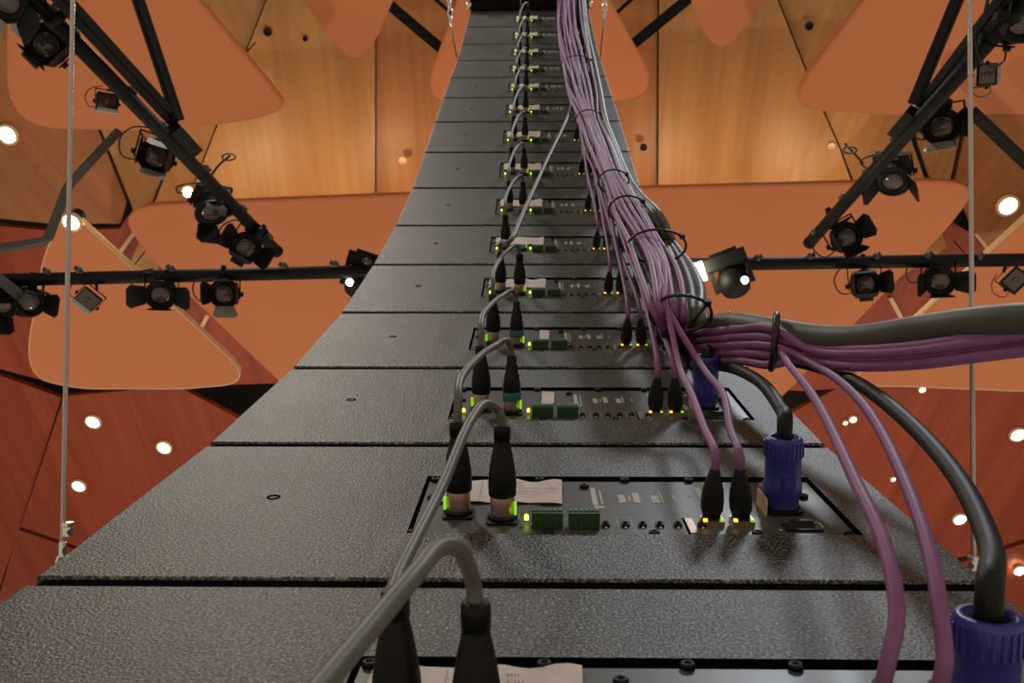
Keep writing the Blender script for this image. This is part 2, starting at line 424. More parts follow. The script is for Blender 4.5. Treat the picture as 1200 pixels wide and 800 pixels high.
# slanting bars: a round pipe below, a box rail above, a flat strut and a coupling sleeve
def zl(t): return 2.9 + 1.5 * t
def slant(p0, p1, q0, q1, s0, s1, c0, c1, label, bolts):
    a = at(*p0, zl(0)); b = at(*p1, zl(1)); e = pipe_thing('lighting_bar', a, b, .027, label)
    f = (Vector(q1) - Vector(q0)).length / (Vector(p1) - Vector(p0)).length
    A = at(*q0, zl(0) + .02); B = at(*q1, zl(f) + .02)
    for off, m_ in ((-.016, 0), (.016, 1)):
        d = (B - A).normalized(); z = (CAM - (A + B) / 2).normalized(); sx = d.cross(z).normalized(); z = sx.cross(d); rot = Matrix((sx, d, z)).transposed()
        k = MB(); k.box((A + B) / 2 + sx * off, (.026, (B - A).length, .05), 0, rot); k.build('box_rail', 'black_metal', e)
    k = MB(); k.box((A + B) / 2 - z * .01, (.02, (B - A).length, .03), 0, rot); k.build('rail_web', 'black_metal', e)
    A = at(*s0, zl(f) - .1); B = at(*s1, zl(f) - .02); d = (B - A).normalized(); sx = d.cross(z).normalized(); zz = sx.cross(d); rot = Matrix((sx, d, zz)).transposed()
    k = MB(); k.box((A + B) / 2, (.046, (B - A).length, .016), 0, rot); k.box((A + B) / 2 + zz * .009, (.03, (B - A).length, .006), 0, rot); k.build('strut', 'black_metal', e)
    A = at(*c0, zl(f * 1.02) - .03); B = at(*c1, zl(f * 1.2) - .03); d = (B - A).normalized(); sx = d.cross(z).normalized(); zz = sx.cross(d); rot = Matrix((sx, d, zz)).transposed()
    k = MB(); k.box((A + B) / 2, (.06, (B - A).length, .05), 0, rot); k.build('coupling_sleeve', 'black_metal', e)
    for t, off in bolts:
        p = Vector(p0).lerp(Vector(p1), t); knob(e, at(p.x + off[0], p.y + off[1], zl(t) - .035), .03)
    return e


slant((11, -30), (324, 294), (52, -24), (203, 140), (152, -30), (209, 141), (202, 150), (228, 178), 'slanting black lighting bar with a box rail, upper left',
      [(.14, (10, -4)), (.2, (14, 2)), (.44, (6, -6)), (.56, (6, -4)), (.72, (6, -6)), (.80, (5, -4)), (.86, (5, -5)), (.96, (4, -4))])
slant((1225, -25), (949, 284), (1195, -24), (1083, 122), (1134, -30), (1071, 122), (1072, 132), (1050, 158), 'slanting black lighting bar with a box rail, upper right',
      [(.14, (-8, -4)), (.38, (-4, 4)), (.5, (-6, -4)), (.62, (-5, -5)), (.74, (-5, -4)), (.84, (-5, -4)), (.97, (-3, -3))])

# spare safety hooks dangling above the slanting bars
def hook(pts, ring, label):
    e = empty('safety_hook', Matrix.Identity(4)); k = MB(); k.tube(spline(pts, 6), .005, 6); k.build('wire', 'black_jacket', e)
    k = MB(); k.tube([ring + R1 * (.028 * math.cos(q * .524)) + U * (.014 * math.sin(q * .524)) for q in range(12)], .004, 6, closed=True); k.build('clip', 'grey_metal', e); tag(e, label, 'hook')


hook([at(248, 205, 3.9), at(256, 194, 3.9), at(270, 182, 3.9)], at(268, 184, 3.89), 'small metal safety hook above the left slanting bar')
hook([at(1012, 192, 3.9), at(1003, 182, 3.9), at(990, 168, 3.9)], at(996, 176, 3.89), 'small metal safety hook above the right slanting bar')

# ------------------------------------------------------------------ stage spotlights
b = MB(); b.lathe([(.088, 0), (.094, -.004), (.094, -.03), (.085, -.034), (.085, -.10), (.090, -.104), (.090, -.112), (.084, -.116), (.084, -.17), (.088, -.175), (.088, -.184), (.07, -.22), (.05, -.24), (.0, -.245)], 20, smooth=False, caps=False)
b.lathe([(.088, 0), (.066, -.004), (.064, -.016)], 20, caps=False)
for k in range(6): b.box((0, -.02 + .0, -.075 - k * .02), (.19, .03, .004))
b.box((0, -.095, -.11), (.09, .03, .14)); SP_BODY = b.mesh('housing', 'black_metal')
b = MB(); b.lathe([(.066, -.018), (.066, -.012), (.055, -.004), (.038, .002), (.018, .005), (.0005, .006)], 20, caps=False)
for r in (.05, .035, .02): b.lathe([(r + .003, -.002 + (.066 - r) * .12), (r, .0015 + (.066 - r) * .12), (r - .003, -.002 + (.066 - r) * .12)], 20, caps=False)
SP_LENS = b.mesh('lens', 'lens_glass')
b = MB(); b.lathe([(.098, -.012), (.104, -.010), (.104, .006), (.098, .008), (.090, .006), (.090, -.010)], 20, caps=False); SP_RING = b.mesh('front_ring', 'black_metal')
b = MB(); b.add([(-.062, .0, 0), (.062, 0, 0), (.082, .105, .0), (.055, .135, .0), (-.055, .135, 0), (-.082, .105, 0)] + [(-.062, .0, .003), (.062, 0, .003), (.082, .105, .003), (.055, .135, .003), (-.055, .135, .003), (-.082, .105, .003)],
               [(0, 5, 4, 3, 2, 1), (6, 7, 8, 9, 10, 11), (0, 1, 7, 6), (1, 2, 8, 7), (2, 3, 9, 8), (3, 4, 10, 9), (4, 5, 11, 10), (5, 0, 6, 11)]); b.box((0, .004, .003), (.10, .008, .008))
SP_DOOR = b.mesh('barn_door', 'black_metal'); b2 = bpy.data.meshes.new('barn_door'); SP_DOORW = SP_DOOR.copy(); SP_DOORW.materials.clear(); SP_DOORW.materials.append(M['white_flap'])
b = MB(); b.box((0, 0, -.07), (.20, .16, .13)); b.box((0, .086, -.07), (.19, .012, .12)); b.box((0, -.086, -.07), (.19, .012, .12))
for k in range(5): b.box((0, 0, -.139 - .006), (.18 - k * .001, .008, .012), 0); 
for k in range(6): b.box((-.08 + k * .032, 0, -.145), (.006, .15, .03))
for sx, sy, dx, dy in ((0, .076, .2, .01), (0, -.076, .2, .01), (.096, 0, .01, .16), (-.096, 0, .01, .16)): b.box((sx, sy, .004), (dx, dy, .022))
FL_BODY = b.mesh('housing', 'black_metal')
b = MB(); b.box((0, 0, -.004), (.18, .142, .004)); b.lathe([(.03, -.001), (.026, .006), (.01, .008), (.0005, .008)], 14, caps=False); FL_LENS = b.mesh('lens', 'lens_glass')
b = MB(); b.box((0, -.012, 0), (.2, .014, .16)); b.box((0, -.008, .084), (.2, .03, .008)); FL_VISOR = b.mesh('visor', 'white_flap')


def spotlight(px, py, z, aim, bar, label, kind='spot', s=.70, doors=((0, 55), (1, 40), (2, 55), (3, 40)), white=(), spin=0):
    c = at(px, py, z); toc = (CAM - c).normalized()
    az = (toc + R1 * aim[0] + U * aim[1]).normalized(); bp = at(*bar)
    y = bp - c; y = (y - az * y.dot(az)).normalized(); x = y.cross(az)
    if spin: 
        rq = Matrix.Rotation(math.radians(spin), 3, az); y = rq @ y; x = rq @ x
    mw = Matrix.Translation(c) @ Matrix((x, y, az)).transposed().to_4x4() @ Matrix.Scale(s, 4)
    e = empty('stage_spotlight' if kind == 'spot' else 'stage_floodlight', mw); inv = mw.inverted(); lb = inv @ bp
    if kind == 'spot':
        link('housing', SP_BODY, e); link('lens', SP_LENS, e); rg = link('front_ring', SP_RING, e)
        for k, ang in doors:
            link('barn_door', SP_DOORW if k in white else SP_DOOR, e, Matrix.Rotation(math.radians(90 * k + 0), 4, 'Z') @ Matrix.Translation((0, .092, .006)) @ Matrix.Rotation(math.radians(ang), 4, 'X'))
        wdt = .108; zz = -.10
    else:
        link('housing', FL_BODY, e); link('lens', FL_LENS, e)
        if white: link('visor', FL_VISOR, e, Matrix.Translation((0, -.09, .0)))
        wdt = .112; zz = -.07
    yk = MB(); top = max(.13, min(lb.y * .7, .2))
    for sx in (-1, 1):
        yk.box((sx * wdt, top / 2 - .015, zz), (.008, top + .03, .028)); yk.lathe([(.018, 0), (.018, .02)], 10, 0, (sx * (wdt + .002), 0, zz), Matrix.Rotation(sx * math.pi / 2, 3, 'Y'))
    yk.box((0, top, zz), (2 * wdt + .008, .008, .028)); yk.build('yoke', 'black_metal', e)
    cl = MB(); cl.tube([(0, top, zz), lb], .014, 8); cl.lathe([(.05, -.02), (.05, .02)], 12, 0, lb, Matrix.Rotation(math.pi / 2, 3, 'Y')); cl.box(lb + Vector((0, .05, 0)), (.03, .03, .05)); cl.build('hook_clamp', 'black_metal', e)
    cb = MB(); cb.tube(spline([(-.05, -.03, -.22), (-.16, -.04, -.2), (-.2, .05, -.15), (-.15, .13, -.1), (-.05, top + .03, zz)], 6), .005, 6); cb.build('supply_lead', 'black_jacket', e)
    tag(e, label, 'stage light', 'stage lights on the bars'); return e


# left slanting bar
spotlight(6, 0, 2.95, (-.5, -.2), (30, -40, 2.9), 'stage spotlight cut off by the top left corner', white=(2,))
spotlight(55, 52, 3.2, (.05, .1), (66, 24, 3.05), 'stage spotlight with one white flap, topmost whole lamp of the left slanting bar', white=(1,), doors=((0, 100), (1, 62), (2, 80), (3, 100)), spin=-25)
spotlight(126, 119, 3.5, (.12, .15), (148, 108, 3.45), 'small square floodlight with white visor on the left slanting bar', 'flood', .36, white=(1,), spin=60)
spotlight(183, 183, 3.8, (.12, .05), (203, 166, 3.75), 'stage spotlight with wide lens, middle of the left slanting bar', white=(2,), doors=((0, 110), (1, 80), (2, 75), (3, 110)), spin=30)
spotlight(248, 250, 4.1, (.3, -1.2), (260, 230, 4.0), 'stage spotlight turned away in front of a glowing downlight, left slanting bar', doors=((0, 80), (2, 75)))
spotlight(288, 290, 4.25, (.05, .1), (304, 274, 4.2), 'stage spotlight at the lower end of the left slanting bar', doors=((0, 60), (1, 55), (2, 95), (3, 50)), spin=15)
# left horizontal bar
spotlight(2, 358, 4.5, (-.2, -.5), (2, 332, 4.5), 'stage spotlight cut off by the left edge on the horizontal bar', doors=((0, 90), (2, 60)))
spotlight(36, 354, 4.5, (.5, -.2), (38, 330, 4.5), 'stage spotlight beside the left edge with its side toward us, horizontal bar', doors=((0, 95), (1, 70), (3, 70)))
spotlight(103, 351, 4.5, (.1, .1), (113, 328, 4.5), 'square floodlight tilted on the left horizontal bar', 'flood', .50, white=(1,), spin=-20)
spotlight(188, 346, 4.45, (-.1, -.25), (196, 326, 4.5), 'stage spotlight with folded flaps, middle of the left horizontal bar', doors=((0, 75), (1, 30), (2, 100), (3, 40)), spin=20)
spotlight(263, 344, 4.45, (.05, .05), (262, 322, 4.5), 'stage spotlight with pale lens and white lower flap, left horizontal bar', white=(2,), doors=((0, 95), (1, 60), (2, 55), (3, 100)))
# right slanting bar
spotlight(1197, 24, 3.05, (.4, .1), (1183, 20, 3.0), 'stage spotlight cut off by the right edge at the top of the right bar', doors=((0, 80), (3, 60)))
spotlight(1157, 87, 3.3, (.05, .1), (1136, 74, 3.25), 'small square floodlight with white visor on the right slanting bar', 'flood', .36, white=(1,), spin=30)
spotlight(1103, 148, 3.65, (-.2, .05), (1081, 134, 3.6), 'stage spotlight with upright flap, middle of the right slanting bar', white=(2,), doors=((0, 70), (1, 100), (2, 70), (3, 60)), spin=-45)
spotlight(1046, 214, 4.0, (-.2, -1.1), (1030, 190, 3.95), 'stage spotlight turned away with open flaps, right slanting bar', doors=((0, 40), (1, 60), (3, 60)), spin=-20)
spotlight(992, 278, 4.3, (.1, .1), (975, 254, 4.25), 'stage spotlight at the lower end of the right slanting bar', doors=((0, 85), (1, 95), (2, 70), (3, 55)), spin=-10)
# right horizontal bar
spotlight(1014, 333, 4.45, (0, .05), (1012, 309, 4.5), 'stage spotlight with pale lens and one side flap, right horizontal bar', doors=((0, 100), (1, 100), (2, 100), (3, 50)))
spotlight(1102, 330, 4.45, (.15, -.2), (1092, 308, 4.5), 'stage spotlight with tilted flaps beside the wire rope, right horizontal bar', doors=((0, 70), (1, 60), (2, 95), (3, 30)), spin=-20)
spotlight(1190, 328, 4.5, (.1, .1), (1180, 305, 4.5), 'square floodlight tilted at the right end of the horizontal bar', 'flood', .50, spin=25)


def moving_head(px, py, z, bar, label, lx):
    c = at(px, py, z); rot = (CAM - c).to_track_quat('Z', 'Y').to_matrix(); e = empty('moving_head_light', Matrix.Translation(c) @ rot.to_4x4() @ Matrix.Scale(.66, 4))
    k = MB(); k.box((0, .155, -.05), (.30, .09, .2)); k.box((0, .21, -.05), (.2, .03, .14)); k.build('base', 'black_metal', e)
    k = MB()
    for s in (-1, 1): k.box((s * .13, .03, -.05), (.035, .18, .1))
    k.box((0, .105, -.05), (.29, .02, .1)); k.build('yoke', 'black_metal', e)
    k = MB(); k.lathe([(.03, -.13), (.08, -.11), (.11, -.05), (.115, .02), (.10, .07), (.075, .09), (.07, .085), (.001, .085)], 20, 0, (0, -.02, -.03), Matrix.Rotation(math.radians(60), 3, 'X')); k.build('head', 'black_metal', e)
    k = MB(); k.lathe([(.001, .03), (.018, .026), (.028, .012), (.028, 0)], 14, 0, (lx, -.03, .06)); k.build('lens', 'blue_glow', e)
    tag(e, label, 'moving light'); return e


moving_head(859, 328, 4.45, None, 'moving head light with a bluish glowing lens hanging right of the array', .075)
moving_head(423, 330, 4.55, None, 'moving head light half hidden behind the left side of the array', -.075)
k = MB(); k.box((0, 0, 0), (.08, .09, .06)); k.box((0, 0, .032), (.065, .06, .01)); k.box((-.03, .065, -.01), (.03, .04, .03)); o = k.build('work_light_body', 'lamp_glow'); o.name = 'work_light'
o.matrix_world = Matrix.Translation(at(816, 320, 4.4)) @ (CAM - at(816, 320, 4.4)).to_track_quat('Z', 'Y').to_matrix().to_4x4(); tag(o, 'bright white work light on the bar touching the right side of the array', 'work light')
k = MB(); k.box((0, 0, 0), (.42, .05, .06)); k.box((.2, 0, .01), (.03, .06, .07)); k.box((-.1, .03, .0), (.04, .02, .03)); o = k.build('dimmer_box', 'grey_metal')
o.matrix_world = Matrix.Translation(at(-14, 316, 4.4)) @ (CAM - at(0, 315, 4.4)).to_track_quat('Z', 'Y').to_matrix().to_4x4(); tag(o, 'grey rectangular dimmer box lying on the bar at the left edge', 'dimmer box')

# ------------------------------------------------------------------ the line array
W, H = .66, .3611
TH = [6.4, 8.9, 11.5, 14.6, 18.6, 20.6, 24.4, 27.7, 28.6, 27.9, 27.9, 27.6, 28.9, 31.5, 32.0]
NB = len(TH)
t0 = math.radians(TH[0])
PZ = [.644 - H * math.cos(t0)]; PY = [-.166 - H * math.sin(t0)]
for t in TH: PZ.append(PZ[-1] + H * math.cos(math.radians(t))); PY.append(PY[-1] + H * math.sin(math.radians(t)))
BM = []
for i in range(NB):
    t = math.radians(TH[i]); v = FW * math.cos(t) + U * math.sin(t); n = U * math.cos(t) - FW * math.sin(t); o = ORG + U * PY[i] + FW * PZ[i]
    BM.append(Matrix(((X.x, v.x, n.x, o.x), (X.y, v.y, n.y, o.y), (X.z, v.z, n.z, o.z), (0, 0, 0, 1))))


def bp_(i, u, v, n): return BM[i] @ Vector((u, v, n))


def on_array(px, py, off):      # where the ray of a pixel meets the rear surface of the array, raised by off
    d = (px - 600) / F * R1 - (py - 400) / F * U + F1; best = None
    for i in range(NB):
        nn = BM[i].to_3x3() @ Vector((0, 0, 1)); p0 = bp_(i, 0, 0, off); den = d.dot(nn)
        if abs(den) < 1e-9: continue
        s = (p0 - CAM).dot(nn) / den; q = BM[i].inverted() @ (CAM + d * s)
        lo = -.02 if i else -2; hi = H + .02 if i < NB - 1 else 3
        if s > 0 and lo <= q.y <= hi and (best is None or s < best): best = s
    return CAM + d * (best if best else 2.0)


PX0, PX1, PY0, PY1 = -.081, .277, .096, .248        # connector panel
g = .0075
# cabinet shell: bevelled rear edges, recess for the panel
def cabinet_mesh():
    mb = MB(); x0, x1, y0, y1 = -W / 2, W / 2, g, H - g; D = .36; bv = .0025; seg = 4
    def rect(ins, z): return [(x0 + ins, y0 + ins, z), (x1 - ins, y0 + ins, z), (x1 - ins, y1 - ins, z), (x0 + ins, y1 - ins, z)]
    rings = [rect(0, -D)]
    for k in range(seg + 1):
        a = math.pi / 2 * k / seg; rings.append(rect(bv * (1 - math.cos(a)), -bv + bv * math.sin(a)))
    vs = [p for r in rings for p in r]; fs = []
    for j in range(len(rings) - 1):
        for k in range(4): fs.append((j * 4 + k, j * 4 + (k + 1) % 4, (j + 1) * 4 + (k + 1) % 4, (j + 1) * 4 + k))
    mb.add(vs, fs, 0, False); mb.add(rect(0, -D), [(3, 2, 1, 0)])
    a = rect(bv, 0); r = [(PX0, PY0, 0), (PX1, PY0, 0), (PX1, PY1, 0), (PX0, PY1, 0)]; q = [(p[0], p[1], -.006) for p in r]
    mb.add(a + r, [(0, 1, 5, 4), (1, 2, 6, 5), (2, 3, 7, 6), (3, 0, 4, 7)])
    mb.add(r + q, [(0, 1, 5, 4), (1, 2, 6, 5), (2, 3, 7, 6), (3, 0, 4, 7), (4, 5, 6, 7)], 1)
    mb.lathe([(.006, -.001), (.006, .0006), (.004, .0006), (.004, -.001)], 12, 1, (-.2105, .183, 0))
    return mb.mesh('cabinet', ['cabinet_paint', 'gasket'])


CAB = cabinet_mesh()
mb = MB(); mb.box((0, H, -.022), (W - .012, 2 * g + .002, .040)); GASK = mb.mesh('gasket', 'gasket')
mb = MB(); mb.box(((PX0 + PX1) / 2, (PY0 + PY1) / 2 - .003, -.0045), (PX1 - PX0 - .006, PY1 - PY0 - .008, .003)); PNL = mb.mesh('rear_panel', 'panel')
Zp = -.003
mb = MB(); mb.lathe([(.0044, 0), (.0044, .0025), (.0036, .0034), (.0022, .0034), (.0020, .0012)], 12); SCREW = mb.mesh('screw', 'rubber')
def block_mesh():
    mb = MB(); mb.box((0, 0, .007), (.025, .012, .014)); 
    for k in range(6):
        x = -.0105 + k * .0042; mb.box((x, .0015, .0145), (.0031, .006, .0012), 1); mb.box((x, -.0062, .005), (.003, .001, .006), 0)
    return mb.mesh('terminal_block', ['green_plastic', 'green_light'])
BLOCK = block_mesh()
mb = MB(); mb.lathe([(.0019, 0), (.0019, .003), (.0013, .0045), (.0003, .005)], 10); LEDM = mb.mesh('status_led', 'led_lime')
mb = MB(); mb.box((0, 0, .0012), (.0062, .0068, .0024)); mb.box((0, .0006, .0028), (.003, .0026, .0022)); mb.box((0, -.0058, .0006), (.0018, .0034, .0009), 1); BTN = mb.mesh('push_switch', ['rubber', 'print'])
mb = MB(); mb.box((0, 0, .002), (.0178, .016, .004)); mb.box((0, 0, .0045), (.0135, .012, .002), 1); mb.box((-.0066, -.0068, .005), (.003, .003, .002), 2); mb.box((.0066, -.0068, .005), (.003, .003, .002), 3); PORT = mb.mesh('network_port', ['brass', 'rubber', 'led_amber', 'led_green'])
mb = MB(); mb.prism([(p.x, p.y, 0) for p in rounded([(-.015, -.018, .005), (.015, -.018, .005), (.015, .018, .005), (-.015, .018, .005)])], (0, 0, .004)); mb.lathe([(.0135, .003), (.0135, .008)], 18); mb.box((-.0165, .0, .007), (.002, .03, .014), 1); INLET = mb.mesh('power_inlet', ['rubber', 'cream_edge'])
mb = MB(); mb.box((0, 0, .001), (.030, .015, .002)); mb.add([(-.010, -.005, .002), (.010, -.005, .002), (.010, .005, .002), (-.010, .005, .002), (-.009, .002, .0062), (.009, .002, .0062), (.009, .005, .0062), (-.009, .005, .0062)], [(0, 1, 5, 4), (1, 2, 6, 5), (2, 3, 7, 6), (3, 0, 4, 7), (4, 5, 6, 7)]); ROCK = mb.mesh('rocker_switch', 'rubber')
def xlr_seat(): 
    mb = MB(); mb.prism([(p.x, p.y, 0) for p in rounded([(-.013, -.0155, .004), (.013, -.0155, .004), (.013, .0155, .004), (-.013, .0155, .004)])], (0, 0, .002)); mb.lathe([(.0125, .001), (.0125, .005)], 18)
    return mb.mesh('audio_socket', 'rubber')
SEAT = xlr_seat()
mb = MB(); mb.box((0, 0, .005), (.0022, .005, .010)); LATCH = mb.mesh('latch_light', 'led_green')
mb = MB()
def q_(u0, v0, u1, v1, z=.0003): mb.add([(u0, v0, z), (u1, v0, z), (u1, v1, z), (u0, v1, z)], [(0, 1, 2, 3)])
# silk-screened legends: outlined blocks and rows of small characters
for (u0, v0, u1, v1) in [(.071, .172, .0755, .222), (.0785, .176, .080, .215), (.072, .165, .0805, .171), (.0945, .180, .1005, .202), (.1035, .186, .105, .200), (.1075, .180, .1135, .208), (.1235, .180, .1305, .200), (.132, .180, .1335, .212), (.143, .186, .1445, .202), (.1565, .198, .160, .200), (.166, .176, .1715, .224), (.1735, .176, .1755, .224), (.177, .178, .180, .222), (.1835, .212, .187, .220), (.204, .150, .206, .172), (.207, .150, .2085, .170), (.250, .120, .254, .132), (.2165, .112, .2185, .116), (.2145, .213, .217, .222), (.037, .136, .0385, .143), (.006, .136, .0075, .15)]:
    q_(u0, v0, u1, v1)
for c0 in (.094, .1365):
    for (u0, v0, u1, v1) in [(c0 - .0062, .118, c0 - .0056, .140), (c0 + .0056, .118, c0 + .0062, .140), (c0 - .0062, .140, c0 + .0062, .1407)]: q_(u0, v0, u1, v1)
LEGEND = mb.mesh('printed_legend', 'print')
mb = MB(); mb.box((0, 0, .0004), (.0062, .034, .0008)); mb.box((-.0042, 0, .0002), (.0018, .036, .0004), 1); LBL2 = mb.mesh('serial_sticker', ['nickel', 'gasket'])


def paper_mesh(big, seed):
    r = random.Random(seed); mb = MB()
    if big: xs = [-.070 + k * (.115 / 16) for k in range(17)]; v0, v1 = .176, .236
    else: xs = [.030 + k * .004 for k in range(5)]; v0, v1 = .170, .222
    vs = []; 
    for j in range(3):
        for k, x in enumerate(xs):
            z = .0008 + (.0016 * math.sin(k * .7 + seed) ** 2 + .0012 * (j == 2) * (1 + math.sin(k * .9))) ; vs.append((x + (j - 1) * .0008, v0 + (v1 - v0) * j / 2 + (.002 * math.sin(k * .5 + seed) if j == 2 else (-.003 if big and k > 13 and j == 0 else 0)), z))
    n = len(xs); fs = []
    for j in range(2):
        for k in range(n - 1): fs.append((j * n + k, j * n + k + 1, (j + 1) * n + k + 1, (j + 1) * n + k))
    mb.add(vs, fs, 0, True); mb.add([(x, y, z - .0006) for x, y, z in vs], [f[::-1] for f in fs], 0, True)
    if big:                      # rows of small typed characters, too small to read
        for row, (ua, ub) in enumerate([(.003, .012), (.005, .013), (.001, .040), (.003, .024)]):
            x = ua; v = .222 - row * .0085
            while x < ub:
                wd = r.uniform(.0008, .0014)
                if r.random() < .82:
                    q = [(x, v - .0016, .0046), (x + wd, v - .0016, .0046), (x + wd, v + r.uniform(.0005, .0022), .0046), (x, v + .0016, .0046)]
                    mb.add(q, [(0, 1, 2, 3)], 1)
                x += wd + .0008
        mb.add([(-.028, .18, .0042), (-.0274, .18, .0042), (-.0274, .228, .0042), (-.028, .228, .0042)], [(0, 1, 2, 3)], 1)
    return mb.mesh('paper_label', ['paper', 'ink'])


PAP = [paper_mesh(True, 1), paper_mesh(True, 4), paper_mesh(True, 9)]; PAPS = paper_mesh(False, 2)
ORD = ['lowest', 'second', 'third', 'fourth', 'fifth', 'sixth', 'seventh', 'eighth', 'ninth', 'tenth', 'eleventh', 'twelfth', 'thirteenth', 'fourteenth', 'fifteenth']
XL, XR, RJ1, RJ2, PC = (-.044, .150), (-.0065, .137), (.1655, .134), (.190, .134), (.231, .165)
SCR = [(-.073, .241), (.06 - .035, .242), (.105, .242), (.165, .242), (.270, .242) if False else (.2585, .196), (-.0705, .190), (-.076, .102), (.268, .101), (.031, .103), (.115, .103), (.196, .103), (.066, .223)]
for i in range(NB):
    e = empty('line_array_speaker', BM[i])
    lab = {0: 'lowest speaker cabinet of the array, cut off by the bottom of the picture', NB - 1: 'topmost speaker cabinet of the array, in shadow under the rigging frame'}.get(i, ORD[i] + ' speaker cabinet from the bottom of the dark grey hanging array')
    tag(e, lab, 'speaker', 'speaker cabinets of the hanging array')
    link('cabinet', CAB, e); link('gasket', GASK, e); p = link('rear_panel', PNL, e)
    for (u, v) in SCR: link('screw', SCREW, p, T(u, v, Zp))
    for u in (.0305, .060): link('terminal_block', BLOCK, p, T(u, .118, Zp))
    link('status_led', LEDM, p, T(.0135, .128, Zp + .003)); 
    link('status_led', LEDM, p, T(-.064, .128, Zp + .003)) if i not in (0, 1) else None
    for u in (.078, .094, .108, .122, .1365, .156): link('push_switch', BTN, p, T(u, .123, Zp))
    for c in (RJ1, RJ2): link('network_port', PORT, p, T(c[0], c[1] - .004, Zp))
    link('power_inlet', INLET, p, T(PC[0], PC[1], Zp)); link('rocker_switch', ROCK, p, T(.2355, .118, Zp))
    for c in (XL, XR): link('audio_socket', SEAT, p, T(c[0], c[1], Zp))
    link('latch_light', LATCH, p, T(XL[0] - .0112, XL[1] - .004, Zp + .006)); link('latch_light', LATCH, p, T(XR[0] + .0108, XR[1] - .004, Zp + .006))
    link('printed_legend', LEGEND, p, T(0, 0, Zp))['kind'] = 'stuff'; link('serial_sticker', LBL2, p, T(.1475, .123, Zp))
    link('paper_label', PAPS if i in (2, 3) else PAP[i % 3], p, T(0, 0, Zp + .0004))

# rigging frame on top, chains and side wires
i = NB - 1; RF = BM[i] @ Matrix.Translation((0, H + .01, 0)); e = empty('rigging_frame', RF); tag(e, 'black ribbed steel rigging frame above the topmost speaker', 'rigging frame')
for s in (-1, 1): k = MB(); k.box((s * .30, .16, -.10), (.05, .32, .40)); k.box((s * .30, .05, .08), (.06, .1, .06)); k.build('side_rail', 'black_metal', e)
for y, z in ((.03, .02), (.03, -.2), (.28, .02)): k = MB(); k.box((0, y, z), (.56, .05, .10)); k.box((0, y, z + .052), (.5, .03, .008)); k.build('crossbar', 'black_metal', e)
for q in range(19): k = MB(); k.box((-.255 + q * .028, .17, .03), (.010, .24, .09)); k.build('rib', 'black_metal', e)
for s in (-1, 1): k = MB(); k.lathe([(.014, -.02), (.018, 0), (.014, .02)], 10, 0, (s * .335, -.02, .03)); k.tube([(s * .335, -.05, .02), (s * .345, 0, .045), (s * .335, .05, .02)], .007, 8); k.build('shackle', 'chrome', e)


def chain(pts, wire, label):
    e = empty('lifting_chain', Matrix.Identity(4)); 
    for q in range(len(pts) - 1):
        a, b_ = pts[q], pts[q + 1]; d = (b_ - a); n = d.normalized(); s = n.cross(CAM - a).normalized(); s2 = n.cross(s)
        s = s if q % 2 == 0 else (s * .5 + s2 * .85); c = (a + b_) / 2; L = d.length * .5 + .007; r = .011; ring = []
        for m_ in range(16):
            an = 2 * math.pi * m_ / 16; ring.append(c + n * (L * math.cos(an)) + s * (r * math.sin(an)))
        k = MB(); k.tube(ring, .0045, 6, closed=True); k.build('chain_link', 'chrome', e)
    k = MB(); k.tube(wire, .003, 6); k.build('wire', 'black_jacket', e); tag(e, label, 'chain')


chain([at(522 + q * .85, -46 + q * 9.5, 4.75) for q in range(9)], [at(529, 34, 4.75), at(533, 55, 4.74), at(537, 74, 4.73)], 'small chrome chain with thin wire left of the rigging frame')
chain([at(712 - q * .5, -46 + q * 8.5, 4.75) for q in range(9)], [at(708, 24, 4.75), at(705, 50, 4.74), at(703, 72, 4.73)], 'small chrome chain with thin wire right of the rigging frame')

# wire ropes pulling the array back
def rope(a, b, label, fit):
    d = b - a; L = d.length; n = d.normalized(); s = n.cross(Vector((0, 1, 0.2))).normalized(); s2 = n.cross(s); e = empty('wire_rope', Matrix.Identity(4)); N = int(L / .0028)
    for st in range(6):
        pts = []
        for k in range(N + 1):
            x = L * k / N; an = 2 * math.pi * (x / .026 + st / 6); pts.append(a + n * x + (s * math.cos(an) + s2 * math.sin(an)) * .00155)
        k = MB(); k.tube(pts, .00095, 5); k.build('strand', 'steel_rope', e)
    k = MB(); k.tube([b - n * .014, b], .0036, 10); k.build('ferrule', 'chrome', e)
    c = b + n * .008; ring = [c + n * (.010 * math.cos(q * .393)) + s * (.005 * math.sin(q * .393)) for q in range(16)]; k = MB(); k.tube(ring, .0020, 8, closed=True); k.build('thimble', 'chrome', e)
    k = MB(); k.tube([fit, fit + U * .010], .0045, 12); k.tube([fit + U * .010, fit + U * .013], .0055, 12); k.build('eye_bolt', 'chrome', e)
    tag(e, label, 'wire rope', 'pull-back wire ropes')


rope(at(86, -40, .93), at(73.3, 652, .88), 'twisted steel wire rope running down the left side of the picture', at(79, 628, .87))
rope(at(1136, -40, .93), at(1141, 668, .88), 'twisted steel wire rope running down the right side of the picture', at(1141, 668, .87))

